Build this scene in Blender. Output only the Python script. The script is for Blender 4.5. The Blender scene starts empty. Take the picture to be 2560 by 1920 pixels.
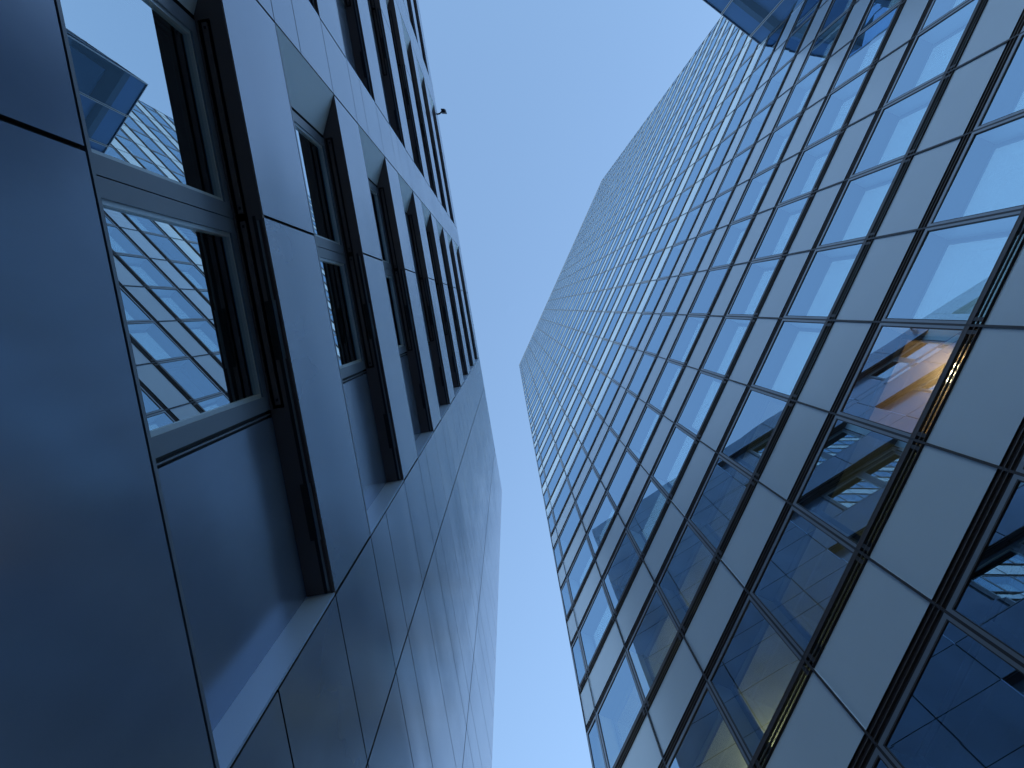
import bpy, bmesh, math, random
from mathutils import Vector, Matrix
random.seed(7)
S = bpy.context.scene
C = S.collection
EYE = 1.6                                  # camera height above the paving

# ------------------------------------------------------------------ camera
R = ((0.9999925852701386, -0.0003435088991330176, 0.003835545121738763),
     (0.0, 0.9960135273739719, 0.0892023166070134),
     (-0.003850896615682846, -0.08920165519593273, 0.9960061422027281))
cam = bpy.data.cameras.new('camera'); camo = bpy.data.objects.new('camera', cam); C.objects.link(camo)
cam.sensor_fit = 'HORIZONTAL'; cam.sensor_width = 36.0; cam.lens = 2120.81 / 2560 * 36.0
cam.clip_start = 0.05; cam.clip_end = 5000
right = Vector((R[0][0], R[1][0], R[2][0])); down = Vector((R[0][1], R[1][1], R[2][1])); fwd = Vector((R[0][2], R[1][2], R[2][2]))
M = Matrix((right, -down, -fwd)).transposed().to_4x4(); M.translation = Vector((0, 0, EYE))
camo.matrix_world = M
S.camera = camo

# ------------------------------------------------------------------ sky, sun, exposure
SUN_EL, SUN_AZ = math.radians(20.0), math.radians(22.0)      # azimuth measured from +X towards +Y
w = bpy.data.worlds.new('World'); S.world = w; w.use_nodes = True
nt = w.node_tree; nt.nodes.clear()
out = nt.nodes.new('ShaderNodeOutputWorld'); bg = nt.nodes.new('ShaderNodeBackground'); sky = nt.nodes.new('ShaderNodeTexSky')
sky.sky_type = 'NISHITA'; sky.sun_disc = False
sky.sun_elevation = SUN_EL; sky.sun_rotation = math.radians(90) - SUN_AZ
sky.altitude = 0; sky.air_density = 1.5; sky.dust_density = 1.0; sky.ozone_density = 3.0
bg.inputs['Strength'].default_value = 0.15
nt.links.new(sky.outputs[0], bg.inputs[0]); nt.links.new(bg.outputs[0], out.inputs[0])
sl = bpy.data.lights.new('sun', 'SUN'); sl.energy = 2.0; sl.angle = math.radians(0.5); sl.color = (1.0, 0.86, 0.7)
so = bpy.data.objects.new('sun', sl); C.objects.link(so)
sd = Vector((math.cos(SUN_EL) * math.cos(SUN_AZ), math.cos(SUN_EL) * math.sin(SUN_AZ), math.sin(SUN_EL)))
so.rotation_euler = sd.to_track_quat('Z', 'Y').to_euler(); so.location = (0, 0, 150)
S.view_settings.view_transform = 'Standard'; S.view_settings.look = 'None'
S.view_settings.exposure = 1.4; S.view_settings.gamma = 1.0; S.view_settings.use_curve_mapping = False
S.render.engine = 'CYCLES'
S.cycles.max_bounces = 10; S.cycles.transparent_max_bounces = 16; S.cycles.glossy_bounces = 8
S.cycles.diffuse_bounces = 4

# ------------------------------------------------------------------ materials
def wavy(n, l, sc, amt, stretch):
    """slightly uneven surface: a smooth noise vector added to the normal"""
    tc = n.new('ShaderNodeTexCoord'); mp = n.new('ShaderNodeMapping'); mp.inputs['Scale'].default_value = stretch
    l.new(tc.outputs['Object'], mp.inputs[0])
    tn = n.new('ShaderNodeTexNoise'); tn.inputs['Scale'].default_value = sc; tn.inputs['Detail'].default_value = 1.0
    l.new(mp.outputs[0], tn.inputs[0])
    a = n.new('ShaderNodeVectorMath'); a.operation = 'SUBTRACT'; a.inputs[1].default_value = (0.5, 0.5, 0.5)
    b = n.new('ShaderNodeVectorMath'); b.operation = 'SCALE'; b.inputs['Scale'].default_value = amt
    c = n.new('ShaderNodeVectorMath'); c.operation = 'ADD'; d = n.new('ShaderNodeVectorMath'); d.operation = 'NORMALIZE'
    ge = n.new('ShaderNodeNewGeometry')
    l.new(tn.outputs['Color'], a.inputs[0]); l.new(a.outputs[0], b.inputs[0]); l.new(ge.outputs['Normal'], c.inputs[0])
    l.new(b.outputs[0], c.inputs[1]); l.new(c.outputs[0], d.inputs[0]); return d.outputs[0]
def mat(name, col, rough=0.5, metal=0.0, spec=0.5, noise=None, bump=None, emis=None, ior=1.5):
    m = bpy.data.materials.new(name); m.use_nodes = True
    n = m.node_tree.nodes; l = m.node_tree.links; b = n['Principled BSDF']
    b.inputs['Base Color'].default_value = (*col, 1); b.inputs['Roughness'].default_value = rough
    b.inputs['Metallic'].default_value = metal; b.inputs['IOR'].default_value = ior; b.inputs['Specular IOR Level'].default_value = spec
    tc = n.new('ShaderNodeTexCoord')
    if noise:
        sc, amt, stretch = noise
        mp = n.new('ShaderNodeMapping'); mp.inputs['Scale'].default_value = stretch
        l.new(tc.outputs['Object'], mp.inputs[0])
        tn = n.new('ShaderNodeTexNoise'); tn.inputs['Scale'].default_value = sc; tn.inputs['Detail'].default_value = 6
        l.new(mp.outputs[0], tn.inputs[0])
        rp = n.new('ShaderNodeMapRange'); rp.inputs[1].default_value = 0.3; rp.inputs[2].default_value = 0.7
        rp.inputs[3].default_value = 1 - amt; rp.inputs[4].default_value = 1 + amt
        l.new(tn.outputs[0], rp.inputs[0])
        vm = n.new('ShaderNodeVectorMath'); vm.operation = 'SCALE'; vm.inputs[0].default_value = col
        l.new(rp.outputs[0], vm.inputs['Scale']); l.new(vm.outputs[0], b.inputs['Base Color'])
        rr = n.new('ShaderNodeMapRange'); rr.inputs[1].default_value = 0.3; rr.inputs[2].default_value = 0.7
        rr.inputs[3].default_value = rough * (1 - amt); rr.inputs[4].default_value = rough * (1 + amt)
        l.new(tn.outputs[0], rr.inputs[0]); l.new(rr.outputs[0], b.inputs['Roughness'])
    if bump:
        l.new(wavy(n, l, *bump), b.inputs['Normal'])
    if emis:
        b.inputs['Emission Color'].default_value = (*emis[0], 1); b.inputs['Emission Strength'].default_value = emis[1]
    return m

def glass(name, base, tint, through, wav=0.0, rough=0.0, gscale=0.35, top=1.0):
    """thin coated architectural glass: a share 'base' is mirrored, rising to 1 at grazing angles"""
    m = bpy.data.materials.new(name); m.use_nodes = True
    n = m.node_tree.nodes; l = m.node_tree.links; n.clear()
    o = n.new('ShaderNodeOutputMaterial'); mx = n.new('ShaderNodeMixShader')
    g = n.new('ShaderNodeBsdfGlossy'); g.inputs['Roughness'].default_value = rough; g.inputs['Color'].default_value = (*tint, 1)
    t = n.new('ShaderNodeBsdfTransparent'); t.inputs['Color'].default_value = (*through, 1)
    fr = n.new('ShaderNodeFresnel'); fr.inputs['IOR'].default_value = 1.45
    mr = n.new('ShaderNodeMapRange'); mr.inputs[3].default_value = base; mr.inputs[4].default_value = top
    l.new(fr.outputs[0], mr.inputs[0]); l.new(mr.outputs[0], mx.inputs[0])
    l.new(t.outputs[0], mx.inputs[1]); l.new(g.outputs[0], mx.inputs[2]); l.new(mx.outputs[0], o.inputs[0])
    if wav:
        l.new(wavy(n, l, gscale, wav, (1, 1, 1)), g.inputs['Normal'])
    return m

M_CLAD = mat('satin_metal_cladding', (0.18, 0.25, 0.38), 0.19, 0.38, noise=(1.6, 0.14, (1, 1, 0.35)), bump=(1.0, 0.05, (0.25, 0.25, 1.4)), ior=1.8)
M_BACK = mat('joint_black', (0.006, 0.006, 0.008), 0.8)
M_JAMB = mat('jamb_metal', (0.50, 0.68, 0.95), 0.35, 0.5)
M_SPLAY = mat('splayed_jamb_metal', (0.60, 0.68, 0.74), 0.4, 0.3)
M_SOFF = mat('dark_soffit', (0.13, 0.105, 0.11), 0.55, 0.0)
M_SLOT = mat('slot_black', (0.008, 0.008, 0.010), 0.6)
M_SASH = mat('sash_metal', (0.13, 0.17, 0.24), 0.3, 0.0, ior=1.6)
M_BEAD = mat('bead_metal', (0.55, 0.62, 0.66), 0.3, 0.5)
M_RAIL = mat('rail_metal', (0.30, 0.32, 0.34), 0.3, 0.7)
M_DARKROOM = mat('dark_room', (0.02, 0.02, 0.022), 0.9)
M_LG1 = glass('left_glass_outer', 0.68, (0.84, 0.95, 1.0), (0.80, 0.85, 0.85), 0.004)
M_LG2 = glass('left_glass_inner', 0.65, (0.84, 0.95, 1.0), (0.40, 0.42, 0.42), 0.004)
M_BRONZE = mat('bronze_profile', (0.095, 0.068, 0.058), 0.4, 0.4)
M_EDGE = mat('bronze_edge', (0.20, 0.16, 0.14), 0.4, 0.6)
M_GASK = mat('gasket', (0.035, 0.026, 0.028), 0.5)
M_FRAME = mat('tower_frame_metal', (0.33, 0.35, 0.38), 0.35, 0.6)
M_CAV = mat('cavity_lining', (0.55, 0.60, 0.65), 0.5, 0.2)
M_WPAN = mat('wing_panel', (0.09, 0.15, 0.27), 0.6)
M_BLIND_GLOW = mat('blind_added_glow', (0.8, 0.88, 0.92), 0.8, emis=((0.055, 0.100, 0.145), 1.0))  # blind with added glow that lightens the inner panes, not lit by a lamp
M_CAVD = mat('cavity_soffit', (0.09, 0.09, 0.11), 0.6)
M_INFR = mat('inner_frame', (0.12, 0.14, 0.17), 0.4, 0.3)
M_TG = glass('tower_glass', 0.58, (0.61, 0.81, 0.97), (0.88, 0.94, 0.95), 0.004, gscale=0.5)
M_TGI = glass('tower_inner_glass', 0.10, (0.80, 0.95, 1.0), (0.92, 0.94, 0.92), 0.002)
M_SPG = glass('spandrel_glass', 0.12, (0.75, 0.88, 1.0), (0.95, 0.98, 0.97), 0.001)
M_SPB = mat('spandrel_back', (0.72, 0.85, 1.0), 0.24, 0.0, noise=(0.5, 0.07, (1, 1, 0.5)), ior=2.0)
M_CEIL = mat('room_ceiling', (0.55, 0.54, 0.42), 0.8)
M_ROOM = mat('room_wall', (0.22, 0.21, 0.19), 0.9)
M_CORE = mat('core_dark', (0.05, 0.05, 0.055), 0.9)
M_LIT = mat('lit_room_wall', (0.75, 0.62, 0.42), 0.9)
M_ROOF = mat('roof_membrane', (0.18, 0.18, 0.18), 0.9)
M_WG = glass('wing_glass', 0.05, (0.50, 0.78, 1.0), (0.60, 0.76, 0.92), 0.004, top=0.10)
M_WSLAB = mat('wing_slab', (0.035, 0.035, 0.045), 0.6)
M_WCEIL = mat('wing_ceiling', (0.20, 0.30, 0.45), 0.8)

# ------------------------------------------------------------------ building frames of reference
class Fr:
    def __init__(s, az, d):
        s.az = az; s.d = d
        s.n = Vector((math.cos(az), math.sin(az), 0)); s.t = Vector((-s.n.y, s.n.x, 0))
    def v(s, u, d, h): return s.t * u + s.n * d + Vector((0, 0, h))          # offset
    def p(s, u, d, h): return s.v(u, s.d + d, h + EYE)                      # world point (h above the eye)
FR = Fr(0.41969769, 4.21)
FL = Fr(2.97537957, 1.328)

class MB:
    """collects boxes and quads given as (along wall, into wall, up) and links them as one mesh object"""
    def __init__(s, fr): s.fr = fr; s.V = []; s.F = []; s.I = []; s.mats = []
    def mi(s, m):
        if m not in s.mats: s.mats.append(m)
        return s.mats.index(m)
    def box(s, u0, u1, d0, d1, h0, h1, m, off=(0, 0, 0)):
        i = len(s.V); k = s.mi(m)
        for u in (u0, u1):
            for d in (d0, d1):
                for h in (h0, h1): s.V.append(s.fr.v(u + off[0], d + off[1], h + off[2]))
        for f in ((0, 1, 3, 2), (4, 6, 7, 5), (0, 4, 5, 1), (2, 3, 7, 6), (0, 2, 6, 4), (1, 5, 7, 3)):
            s.F.append(tuple(i + a for a in reversed(f))); s.I.append(k)
    def quad(s, a, b, c, d, m, off=(0, 0, 0)):
        i = len(s.V); k = s.mi(m)
        for q in (a, b, c, d): s.V.append(s.fr.v(q[0] + off[0], q[1] + off[1], q[2] + off[2]))
        s.F.append((i, i + 1, i + 2, i + 3)); s.I.append(k)
    def face(s, u0, u1, dd, h0, h1, m, off=(0, 0, 0)):                       # faces the street (towards -n)
        s.quad((u0, dd, h0), (u0, dd, h1), (u1, dd, h1), (u1, dd, h0), m, off)
    def add(s, o, off):
        i = len(s.V); dv = s.fr.v(*off)
        s.V += [v + dv for v in o.V]; s.F += [tuple(i + a for a in f) for f in o.F]
        s.I += [s.mi(o.mats[k]) for k in o.I]
    def mesh(s, name):
        me = bpy.data.meshes.new(name); me.from_pydata([tuple(v) for v in s.V], [], s.F)
        for m in s.mats: me.materials.append(m)
        me.polygons.foreach_set('material_index', s.I); me.update(); return me

def link(name, me, parent=None, loc=(0, 0, 0)):
    o = bpy.data.objects.new(name, me); C.objects.link(o); o.location = loc
    if parent is not None: o.parent = parent
    return o
def empty(name, loc, label, cat, group=None):
    o = bpy.data.objects.new(name, None); C.objects.link(o); o.location = loc; o.empty_display_size = 0.5
    o['label'] = label; o['category'] = cat
    if group: o['group'] = group
    return o

# ------------------------------------------------------------------ ground
g = MB(Fr(0, 0)); g.quad((-1500, -1500, 0), (1500, -1500, 0), (1500, 1500, 0), (-1500, 1500, 0), None)
g.mats = [mat('paving', (0.06, 0.06, 0.06), 0.85, noise=(3.0, 0.15, (1, 1, 1)))]
go = link('ground', g.mesh('ground')); go['kind'] = 'structure'

# ================================================================== LEFT: metal-clad office building
base = FL.p(0, 0, -EYE)
office = empty('office_building', base, 'low metal-clad building with long recessed windows, left side, smaller than the glass tower', 'building')
def lpart(name, mb, parent=None, off=(0, 0, 0)):
    """mesh offsets are relative to the wall line at eye height; the empty stands on the paving"""
    loc = FL.v(*off) + (Vector((0, 0, EYE)) if parent is None else Vector((0, 0, 0)))
    return link(name, mb.mesh(name), parent or office, loc)
ROOF_H = 30.25
U0, U1 = -6.45, 21.0
SILL = lambda k: 2.958 + 3.4 * k
HEAD = lambda k: 5.035 + 3.4 * k
MID = lambda k: 3.745 + 3.4 * k
BAYS = [(-1.536, 2.311, 0.0), (3.035, 7.03, 4.64), (7.945, 11.94, 9.55), (12.855, 16.85, 14.46)]   # start, end, shift of the windows
DEP = 0.175
j = 0.010
# cladding panels (0.03 thick) on black joints
cl = MB(FL)
def panel(u0, u1, h0, h1):
    cl.box(u0 + j, u1 - j, 0.0008, 0.03, h0 + j, h1 - j, M_BACK); cl.face(u0 + j, u1 - j, 0.0, h0 + j, h1 - j, M_CLAD)
cols_solid = [(-6.45, -4.85), (-4.85, -2.624), (-2.624, -1.536)]
hs = [-EYE + 0.02, -0.442]
rows = [(-EYE + 0.02, -0.442)]
for k in range(-1, 8):
    rows += [(SILL(k), MID(k)), (MID(k), HEAD(k)), (HEAD(k), SILL(k + 1) if k < 7 else ROOF_H)]
solid = cols_solid + [(BAYS[i][1], BAYS[i + 1][0]) for i in range(3)] + [(BAYS[3][1], U1)]
for (a, b) in solid:
    for (h0, h1) in rows: panel(a, b, h0, h1)
for (a, b, sh) in BAYS:
    mid = a + 2.304 + (0.13 if sh else 0)
    for k in range(-1, 8):
        h0, h1 = HEAD(k), (SILL(k + 1) if k < 7 else ROOF_H)
        panel(a, mid, h0, h1 - 0.008); panel(mid, b, h0, h1 - 0.008)
    panel(a, mid, rows[0][0], rows[0][1]); panel(mid, b, rows[0][0], rows[0][1])
lpart('cladding', cl)
# wall behind the panels, with the openings left out
bk = MB(FL)
for (a, b) in solid: bk.box(a, b, 0.02, 0.30, -EYE, ROOF_H - 0.05, M_BACK)
for (a, b, sh) in BAYS:
    bk.box(a, b, 0.02, 0.30, -EYE, SILL(-1), M_BACK)
    for k in range(-1, 8): bk.box(a, b, 0.022, 0.30, HEAD(k) + 0.03, (SILL(k + 1) if k < 7 else ROOF_H - 0.05) - 0.004, M_BACK)
bk.box(U0 + 0.03, U1, 3.0, 14.0, -EYE, ROOF_H - 0.1, M_DARKROOM)
for k in range(-1, 8): bk.box(U0 + 0.05, U1 - 0.02, 0.32, 3.0, HEAD(k) + 0.15, HEAD(k) + 0.45, M_DARKROOM)
lpart('wall', bk)
rf = MB(FL); rf.box(U0 + 0.01, U1, 0.012, 14.0, ROOF_H - 0.04, ROOF_H, M_CLAD)
rf.box(U0, U0 + 0.03, 0.035, 14.0, -EYE, ROOF_H - 0.045, M_CLAD)
rf.box(U1 - 0.03, U1, 0.035, 14.0, -EYE, ROOF_H - 0.045, M_CLAD)
lpart('roof', rf)

# one sash window 1.135 wide, origin at its lower-u edge, facade line, sill height
SW = 1.135
def sash():
    fr = MB(FL); H = 2.077; fb = 0.085
    d0 = DEP; d1 = DEP + 0.06
    fr.box(0, fb, d0, d1, -0.02, H, M_SASH); fr.box(SW - fb, SW, d0, d1, -0.02, H, M_SASH)
    fr.box(fb, SW - fb, d0, d1, H - fb, H, M_SASH); fr.box(fb, SW - fb, d0, d1, -0.02, fb, M_SASH)
    bd = 0.022; e0 = DEP + 0.012; e1 = DEP + 0.03
    fr.box(fb, fb + bd, e0, e1, fb, H - fb, M_BEAD); fr.box(SW - fb - bd, SW - fb, e0, e1, fb, H - fb, M_BEAD)
    fr.box(fb + bd, SW - fb - bd, e0, e1, H - fb - bd, H - fb, M_BEAD)
    pn = MB(FL); a, b = fb + bd, SW - fb - bd
    pn.face(a, b, DEP + 0.030, fb, H - fb - bd, M_LG1); pn.face(a, b, DEP + 0.048, fb, H - fb - bd, M_LG2)
    return fr.mesh('window'), pn.mesh('pane')
sash_me, pane_me = sash()
# blind rail over a sash, seen on the soffit from below
def rail():
    r = MB(FL)
    r.box(0.02, SW - 0.02, DEP - 0.066, DEP - 0.036, -0.006, 0.02, M_SOFF)
    for x in (0.05, SW - 0.05): r.box(x - 0.008, x + 0.008, DEP - 0.058, DEP - 0.045, -0.009, -0.006, M_SLOT)
    return r.mesh('blind_rail')
rail_me = rail()
def bay(a, b, sh, k):
    off = (0, 0, SILL(k)); H = 2.077
    w0 = a + 1.176 + (0.13 if sh else 0)            # lower sash starts here
    w1 = w0 + 2 * SW + 0.006
    # recess: lining of jambs, blank panels beside the sashes
    rc = MB(FL)
    rc.box(a - 0.002, a + 0.012, 0.004, DEP, 0, H, M_JAMB); rc.quad((b, 0.003, 0), (b, 0.003, H), (w1 + 0.03, DEP, H), (w1 + 0.03, DEP, 0), M_SPLAY); rc.quad((w1 + 0.03, DEP, 0), (w1 + 0.03, DEP, H), (w1 + 0.03, DEP + 0.06, H), (w1 + 0.03, DEP + 0.06, 0), M_SLOT)
    rc.box(a, b, 0.034, DEP + 0.05, -0.02, 0.002, M_JAMB); rc.box(a + 0.012, b - 0.004, 0.002, 0.034, 0.006, 0.034, M_SASH)
    link('recess_lining', rc.mesh('recess_lining'), office, FL.v(*off) + Vector((0, 0, EYE)))
    for (x0, x1) in ((a + 0.012, w0 - 0.045),):
        bp = MB(FL); bp.box(x0, x1, DEP, DEP + 0.05, 0.002, H - 0.001, M_CLAD)
        e = x1 if x0 < w0 else x0
        s = 1 if x0 < w0 else -1
        bp.box(min(e, e + s * 0.04), max(e, e + s * 0.04), DEP + 0.03, DEP + 0.06, 0.0, H, M_SLOT)
        bp.box(min(e + s * 0.014, e + s * 0.022), max(e + s * 0.014, e + s * 0.022), DEP + 0.005, DEP + 0.03, 0.0, H, M_SASH)
        link('blank_panel', bp.mesh('blank_panel'), office, FL.v(*off) + Vector((0, 0, EYE)))
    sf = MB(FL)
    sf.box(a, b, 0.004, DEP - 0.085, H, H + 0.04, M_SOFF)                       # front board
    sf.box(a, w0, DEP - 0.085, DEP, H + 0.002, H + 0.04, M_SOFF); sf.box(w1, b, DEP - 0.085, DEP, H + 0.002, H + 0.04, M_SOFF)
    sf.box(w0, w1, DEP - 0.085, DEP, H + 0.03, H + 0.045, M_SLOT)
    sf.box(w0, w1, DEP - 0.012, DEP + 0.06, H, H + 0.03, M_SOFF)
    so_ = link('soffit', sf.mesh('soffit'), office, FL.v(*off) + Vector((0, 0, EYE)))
    gd = MB(FL)                                                                # slim guide along the front edge
    m = w0 + SW
    gd.box(a + 0.03, m - 0.03, 0.030, 0.040, H - 0.010, H, M_RAIL); gd.box(a + 0.012, m - 0.03, 0.012, 0.026, H - 0.004, H, M_BRONZE)
    gd.box(a + 0.012, m, 0.046, 0.064, H - 0.003, H, M_SLOT)
    for x in (a + 0.35, m - 0.85):
        gd.box(x, x + 0.35, 0.044, 0.085, H - 0.012, H, M_SLOT); gd.box(x, x + 0.35, 0.022, 0.030, H - 0.014, H, M_RAIL)
    link('blind_guide', gd.mesh('blind_guide'), so_)
    for q in range(2):
        x = w0 + q * (SW + 0.006)
        o = link('window', sash_me, office, FL.v(x, 0, SILL(k)) + Vector((0, 0, EYE)))
        link('pane', pane_me, o)
        link('blind_rail', rail_me, so_, FL.v(x, 0, H))
for k in range(0, 8):
    for (a, b, sh) in BAYS: bay(a, b, sh, k)
for (a, b, sh) in BAYS: bay(a, b, sh, -1)

# ================================================================== RIGHT: glass tower
baseR = FR.p(0, 0, -EYE)
tower = empty('glass_tower', baseR, 'tall glass curtain wall tower with pale spandrel bands, right side, taller than all the others', 'building')
def tpart(name, mb, parent=None, off=(0, 0, 0)):
    return link(name, mb.mesh(name), parent or tower, FR.v(*off) + Vector((0, 0, EYE)))
W = 1.2417; UJ0 = -1.6924; FH = 3.7027; HB = 10.58
TOP = 108.4; UL, UR = -19.5, 6.15
KMIN, KMAX = -3, 25                      # spandrels
joints = [UJ0 + i * W for i in range(-14, 7)]
edges = [UL] + joints + [UR]
def win_proto(W, blind, rnd):
    jt = [rnd.uniform(0, 0.007) for _ in range(4)]
    L = MB(FR); f0, f1 = 0.0125, 0.043
    if W < 0.8: f1 = 0.035
    L.box(f0, f1, -0.002, 0.03, 1.54, 3.47, M_FRAME); L.box(W - f1, W - f0, -0.002, 0.03, 1.54, 3.47, M_FRAME)
    L.box(f1, W - f1, -0.0015, 0.03, 3.405, 3.47, M_FRAME)
    L.box(f1, f1 + 0.010, -0.001, 0.02, 1.54, 3.405, M_GASK); L.box(W - f1 - 0.010, W - f1, -0.001, 0.02, 1.54, 3.405, M_GASK)
    L.box(f1 + 0.01, W - f1 - 0.01, -0.001, 0.02, 3.385, 3.405, M_BRONZE)
    L.box(f0, W - f0, -0.002, 0.03, 1.455, 1.54, M_BRONZE)                     # sill rail
    L.box(f0, W - f0, -0.004, 0.02, 1.535, 1.548, M_EDGE)
    # head louvre
    B = MB(FR)
    B.box(f0, W - f0, 0.018, 0.09, 3.47, 3.70, M_GASK)
    for hh in (3.545, 3.625): B.box(f0, W - f0, 0.0, 0.020, hh, hh + 0.010, M_EDGE)
    Q = MB(FR)
    Q.box(f0, W - f0, 0.012, 0.022, 1.362, 1.376, M_GASK); Q.box(f0, W - f0, -0.002, 0.012, 1.364, 1.374, M_EDGE)
    Q.box(f0, W - f0, 0.012, 0.022, 1.252, 1.286, M_GASK); Q.box(f0, W - f0, -0.002, 0.012, 1.280, 1.288, M_EDGE)
    for x in (0.05, W - 0.09): Q.box(x, x + 0.04, 0.0, 0.02, 1.286, 1.455, M_GASK)
    G = MB(FR); G.quad((f1 + 0.01, 0.006 + jt[0], 1.548), (f1 + 0.01, 0.006 + jt[1], 3.385), (W - f1 - 0.01, 0.006 + jt[2], 3.385), (W - f1 - 0.01, 0.006 + jt[3], 1.548), M_TG)
    G.face(f0, W - f0, 0.024, 1.29, 1.455, M_TG)
    # cavity lining and inner window
    I = MB(FR); c0 = 0.031; D = 0.30; a0 = min(0.088, W * 0.25)
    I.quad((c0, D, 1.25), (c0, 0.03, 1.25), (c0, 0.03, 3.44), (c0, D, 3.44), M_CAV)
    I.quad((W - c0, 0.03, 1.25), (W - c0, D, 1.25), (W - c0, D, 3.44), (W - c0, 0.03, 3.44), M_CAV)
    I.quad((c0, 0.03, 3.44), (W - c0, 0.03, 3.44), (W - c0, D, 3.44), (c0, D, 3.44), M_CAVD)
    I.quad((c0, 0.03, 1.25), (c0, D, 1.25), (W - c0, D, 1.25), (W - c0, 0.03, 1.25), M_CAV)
    I.box(c0, a0, D, D + 0.05, 1.25, 3.44, M_INFR); I.box(W - a0, W - c0, D, D + 0.05, 1.25, 3.44, M_INFR)
    I.box(a0, W - a0, D, D + 0.05, 3.42, 3.44, M_INFR); I.box(a0, W - a0, D, D + 0.05, 1.25, 1.36, M_INFR)
    P = MB(FR); P.face(a0, W - a0, D + 0.006, 1.36, 3.42, M_TGI)
    if blind: P.face(a0, W - a0, D + 0.02, 1.30 if blind == 1 else 2.1, 3.419, M_BLIND_GLOW)
    return L, B, G, I, P, Q
def spn_proto(W):
    s = MB(FR); f0 = 0.0125; D = 0.014
    s.face(f0, W - f0, D, 0.0, 1.25, M_SPB)
    s.quad((f0, 0.0, 0), (f0, D, 0), (f0, D, 1.25), (f0, 0, 1.25), M_SPB)
    s.quad((W - f0, D, 0), (W - f0, 0, 0), (W - f0, 0, 1.25), (W - f0, D, 1.25), M_SPB)
    s.quad((f0, 0, 1.25), (f0, D, 1.25), (W - f0, D, 1.25), (W - f0, 0, 1.25), M_GASK)
    s.quad((f0, D, 0), (f0, 0, 0), (W - f0, 0, 0), (W - f0, D, 0), M_GASK)
    return s
# screen size of each bay, to decide which stand as parts of their own
def px(P):
    q = P - Vector((0, 0, EYE)); z = q.dot(fwd)
    return (1280 + 2120.81 * q.dot(right) / z, 960 + 2120.81 * q.dot(down) / z) if z > 0.05 else (1e6, 1e6)
def area(u0, u1, h0, h1):
    n = 6; c = 0
    P = [px(FR.p(u, 0, h)) for u, h in ((u0, h0), (u1, h0), (u1, h1), (u0, h1))]
    A = abs(sum(P[i][0] * P[(i + 1) % 4][1] - P[(i + 1) % 4][0] * P[i][1] for i in range(4))) / 2
    for i in range(n):
        for k in range(n):
            x, y = px(FR.p(u0 + (u1 - u0) * (i + .5) / n, 0, h0 + (h1 - h0) * (k + .5) / n))
            c += 0 <= x < 2560 and 0 <= y < 1920
    return A * c / n / n
cells = []
for ci in range(len(edges) - 1):
    for k in range(KMIN, KMAX + 1):
        h = HB + FH * k
        cells.append((ci, k, area(edges[ci], edges[ci + 1], h + 1.25, h + 3.7), area(edges[ci], edges[ci + 1], h, h + 1.25)))
topw = set((c[0], c[1]) for c in sorted(cells, key=lambda c: -c[2])[:100])
tops = set((c[0], c[1]) for c in sorted(cells, key=lambda c: -c[3])[:100])
protos = {}
def get(Wd, blind, var):
    key = (round(Wd, 3), blind, var)
    if key not in protos:
        L, B, G, I, P, Q = win_proto(Wd, blind, random.Random(var * 7 + blind)); sp = spn_proto(Wd)
        protos[key] = (L, B, G, I, P, Q, sp, [x.mesh(n) for x, n in ((L, 'window'), (B, 'louvre'), (G, 'pane'), (I, 'cavity_lining'), (P, 'inner_pane'), (sp, 'spandrel_panel'), (Q, 'sill_vent'))])
    return protos[key]
rw = MB(FR); rs = MB(FR); rb = random.Random(3)
for (ci, k, a1, a2) in cells:
    u = edges[ci]; Wd = edges[ci + 1] - u; h = HB + FH * k
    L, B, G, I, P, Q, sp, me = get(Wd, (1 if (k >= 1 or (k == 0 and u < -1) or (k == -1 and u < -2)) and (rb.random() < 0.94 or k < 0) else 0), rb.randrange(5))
    loc = FR.v(u, 0, h) + Vector((0, 0, EYE))
    if k == KMAX: pass
    if (ci, k) in topw and k < KMAX:
        o = link('window', me[0], tower, loc)
        link('louvre', me[1], o); link('pane', me[2], o); link('cavity_lining', me[3], o); link('inner_pane', me[4], o); link('sill_vent', me[6], o)
    else:
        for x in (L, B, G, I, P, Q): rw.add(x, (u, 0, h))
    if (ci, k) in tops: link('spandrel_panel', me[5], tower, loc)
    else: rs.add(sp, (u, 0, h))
o = tpart('upper_windows', rw); o['kind'] = 'stuff'
o = tpart('upper_spandrels', rs); o['kind'] = 'stuff'
hb0 = HB + FH * KMIN
for i, u in enumerate(edges):
    m = MB(FR); ww = 0.0125
    m.box(-ww if u > UL else 0, ww if u < UR else 0.0, -0.0025, 0.11, hb0, TOP, M_GASK)
    tpart('mullion', m, off=(u, 0, 0))
for k in range(KMIN, KMAX + 2):
    h = HB + FH * k
    s = MB(FR)
    s.box(UL + 0.02, UR - 0.02, 0.40, 4.6, h - 0.10, h + 0.5, M_CEIL)
    s.box(UL + 0.02, UR - 0.02, 0.115, 0.397, h - 0.24, h + 1.245, M_CORE)
    tpart('floor_slab', s)
cr = MB(FR)
cr.box(UL + 0.02, UR - 0.02, 4.6, 22.0, -EYE, TOP - 1.0, M_ROOM)
cr.box(UL, UL + 0.02, 0.12, 22.0, -EYE, TOP - 0.2, M_SPB); cr.box(UR - 0.02, UR, 0.12, 22.0, -EYE, TOP - 0.2, M_SPB)
cr.box(UL, UR, 0.0, 4.6, -EYE, hb0 - 0.004, M_CORE)
tpart('core', cr)
rt = MB(FR)
rt.box(UL, UR, 0.0, 22.0, HB + FH * (KMAX + 1) + 0.0, TOP - 0.35, M_SPB); rt.box(UL - 0.02, UR + 0.02, -0.03, 22.0, TOP - 0.346, TOP, M_EDGE)
tpart('roof', rt)
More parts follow.
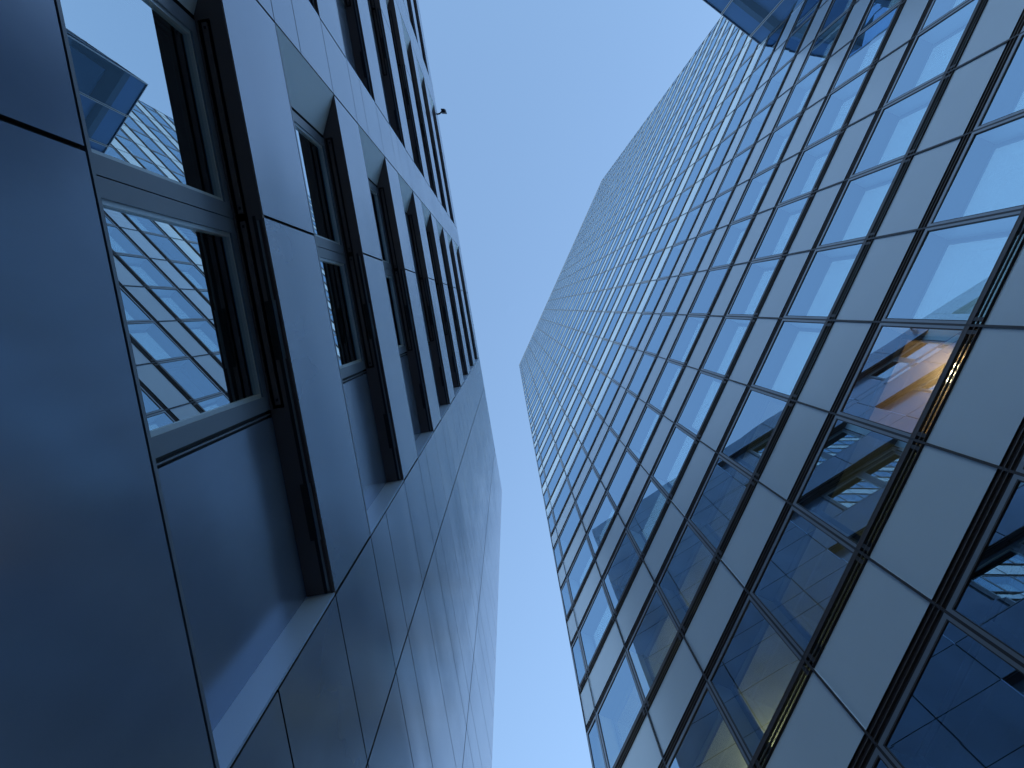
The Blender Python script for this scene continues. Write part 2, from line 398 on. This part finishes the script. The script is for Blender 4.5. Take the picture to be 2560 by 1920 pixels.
# the one lit office behind the glass
kl = -1; hl = HB + FH * kl
rm = MB(FR)
hc = hl + FH - 0.104
rm.box(-0.447, -0.40, 0.40, 4.59, hl + 0.504, hc - 0.003, M_LIT); rm.box(-1.73, -1.70, 0.40, 4.59, hl + 0.504, hc - 0.003, M_LIT)
rm.box(-1.70, -0.447, 3.2, 3.25, hl + 0.504, hc - 0.003, M_LIT); rm.box(-1.70, -0.447, 0.42, 3.2, hc - 0.03, hc - 0.004, M_LIT)
tpart('lit_room', rm)
def lamp_thing():
    P0 = FR.p(-1.50, 1.11, hc - 0.03)
    t = empty('ceiling_lamp', P0, 'small warm lit ceiling spotlights in the one lit office of the glass tower', 'lamp')
    hs_ = MB(FR); hs_.box(-0.16, 0.16, -0.05, 0.05, -0.03, -0.001, M_FRAME)
    link('housing', hs_.mesh('housing'), t)
    em = mat('warm_bulb', (1, 0.8, 0.5), 0.5, emis=((1.0, 0.78, 0.45), 14.0))
    for x in (-0.10, 0.0, 0.10):
        b = MB(FR); b.box(x - 0.025, x + 0.025, -0.025, 0.025, -0.045, -0.031, em)
        link('bulb', b.mesh('bulb'), t)
    L = bpy.data.lights.new('room_light', 'POINT'); L.energy = 4; L.color = (1.0, 0.76, 0.50); L.shadow_soft_size = 0.15
    lo = bpy.data.objects.new('room_light', L); C.objects.link(lo); lo.parent = t; lo.location = (0, 0, -0.30)
lamp_thing()
def added_lamp(u, k, e):                       # added greenish lamp, unseen, that brightens the rooms behind the lower left panes
    hc_ = HB + FH * (k + 1) - 0.104
    b = MB(FR); b.box(-0.3, 0.3, -0.06, 0.06, -0.05, 0.0, M_FRAME)
    t = link('ceiling_lamp', b.mesh('ceiling_lamp'), tower, FR.v(u, 1.6, hc_) + Vector((0, 0, EYE)))  # unseen fixture, added only to carry the extra light
    em = mat('added_tube_glow', (1, 1, 0.8), 0.5, emis=((0.95, 1.0, 0.70), 0.4))
    b = MB(FR); b.box(-0.28, 0.28, -0.04, 0.04, -0.06, -0.051, em); link('added_tube', b.mesh('added_tube'), t)
    L = bpy.data.lights.new('added_room_light', 'POINT'); L.energy = e; L.color = (0.95, 1.0, 0.66); L.shadow_soft_size = 0.2
    lo = bpy.data.objects.new('added_room_light', L); C.objects.link(lo); lo.parent = t; lo.location = (0, 0, -0.35)
for k, e in ((-1, 15), (0, 13)): added_lamp(3.9, k, e)

# ================================================================== glazed annex beside the tower
PJ, SK = 2.92, 0.65                          # its face runs out about 3 m, slightly off square
an = empty('glazed_annex', FR.p(-11.73, 0, -EYE), 'low dark blue glass annex standing out from the tower at upper right', 'building')
class FA(Fr):
    """u -> out of the tower along the annex face, d -> into the annex (towards -t of the tower)"""
    def __init__(s):
        a = (-FR.n * PJ - FR.t * SK).normalized(); s.t = a; s.n = Vector((-a.y, a.x, 0)); s.d = 0
FAx = FA(); LEN = math.hypot(PJ, SK)
def apart(name, mb, off=(0, 0, 0)): return link(name, mb.mesh(name), an, mb.fr.v(*off) + Vector((0, 0, EYE)))
AT = 29.99; AD = 7.0
ju = [0.0, 0.44, 1.68, 2.92, LEN]
gl = MB(FAx); gl.face(0, LEN, 0.02, -EYE, AT - 0.02, M_WG)
gl.quad((LEN - 0.01, 0.02, -EYE), (LEN - 0.01, AD, -EYE), (LEN - 0.01, AD, AT - 0.02), (LEN - 0.01, 0.02, AT - 0.02), M_WG)
apart('glass_skin', gl)
for x in ju[1:3]:
    m = MB(FAx); m.box(x - 0.035, x - 0.012, -0.02, 0.015, -EYE, AT, M_FRAME); m.box(x + 0.012, x + 0.035, -0.02, 0.015, -EYE, AT, M_FRAME)
    m.box(x - 0.012, x + 0.012, -0.01, 0.015, -EYE, AT, M_GASK); apart('mullion', m)
m = MB(FAx); m.box(LEN - 0.03, LEN + 0.01, -0.01, 0.018, -EYE, AT, M_FRAME); apart('mullion', m)
for d in (1.24, 2.48, 3.72, 4.96, AD - 0.02):
    m = MB(FAx); m.box(LEN - 0.008, LEN + 0.02, d - 0.02, d + 0.02, -EYE, AT, M_FRAME); apart('mullion', m)
for k in range(0, 8):
    h = AT - 1.18 - 3.7 * k
    if h < -1: break
    s = MB(FAx); s.box(0.03, LEN - 0.04, 0.05, AD, h - 0.42, h, M_WSLAB)
    s.box(0.05, LEN - 0.35, 0.6, AD, h - 0.52, h - 0.425, M_WCEIL)
    apart('floor_slab', s)
s = MB(FAx); s.face(0.02, LEN - 0.05, 0.06, AT - 1.16, AT - 0.03, M_WPAN); apart('parapet_panel', s)
for k in range(0, 7):
    h = AT - 1.60 - 3.7 * k
    s = MB(FAx); s.face(0.02, 1.66 if k == 0 else 2.9, 0.30, h - 3.26, h, M_WPAN); apart('blind', s)
s = MB(FAx); s.box(0.0, LEN + 0.01, -0.01, AD, AT - 0.02, AT + 0.02, M_FRAME)
s.box(0.05, LEN - 0.05, 0.25, AD, AT - 0.45, AT - 0.38, M_WCEIL); apart('roof', s)
s = MB(FAx); s.box(0.02, 1.6, 4.0, AD - 0.02, -EYE, AT - 0.03, M_WCEIL); apart('core', s)

# ================================================================== small floodlight at the roof edge of the office building
fl = empty('floodlight', FL.p(7.03, 0.0, 30.1), 'tiny dark floodlight on a bent bracket sticking out from the roof edge, left building', 'lamp')
a_ = MB(FL)
M_DK = mat('floodlight_paint', (0.02, 0.022, 0.03), 0.5, 0.3)
def bar(mb, p, q, r, m):
    p = Vector(p); q = Vector(q); d = (q - p).normalized(); x = d.orthogonal().normalized(); y = d.cross(x); i = len(mb.V); k = mb.mi(m)
    for c in (p, q):
        for s_ in range(8):
            an_ = s_ * math.pi / 4; v = c + (x * math.cos(an_) + y * math.sin(an_)) * r; mb.V.append(mb.fr.v(*v))
    for s_ in range(8): mb.F.append((i + s_, i + (s_ + 1) % 8, i + 8 + (s_ + 1) % 8, i + 8 + s_)); mb.I.append(k)
    mb.F.append(tuple(i + s_ for s_ in range(8))); mb.I.append(k); mb.F.append(tuple(i + 8 + s_ for s_ in range(8))); mb.I.append(k)
bar(a_, (0, 0.02, 0.12), (0, -0.08, 0.10), 0.03, M_DK); bar(a_, (0, -0.08, 0.10), (0.05, -0.17, 0.06), 0.028, M_DK)
link('bracket', a_.mesh('bracket'), fl)
h_ = MB(FL)
h_.V = [FL.v(*v) for v in ((0.15, -0.14, 0.12), (0.09, -0.31, 0.07), (-0.07, -0.33, 0.05), (-0.02, -0.15, 0.09),
                           (0.13, -0.15, -0.04), (0.10, -0.27, -0.07), (-0.04, -0.29, -0.07), (-0.01, -0.16, -0.04))]
h_.F = [(0, 1, 2, 3), (7, 6, 5, 4), (0, 4, 5, 1), (1, 5, 6, 2), (2, 6, 7, 3), (3, 7, 4, 0)]; h_.I = [h_.mi(M_DK)] * 6
link('lamp_head', h_.mesh('lamp_head'), fl)
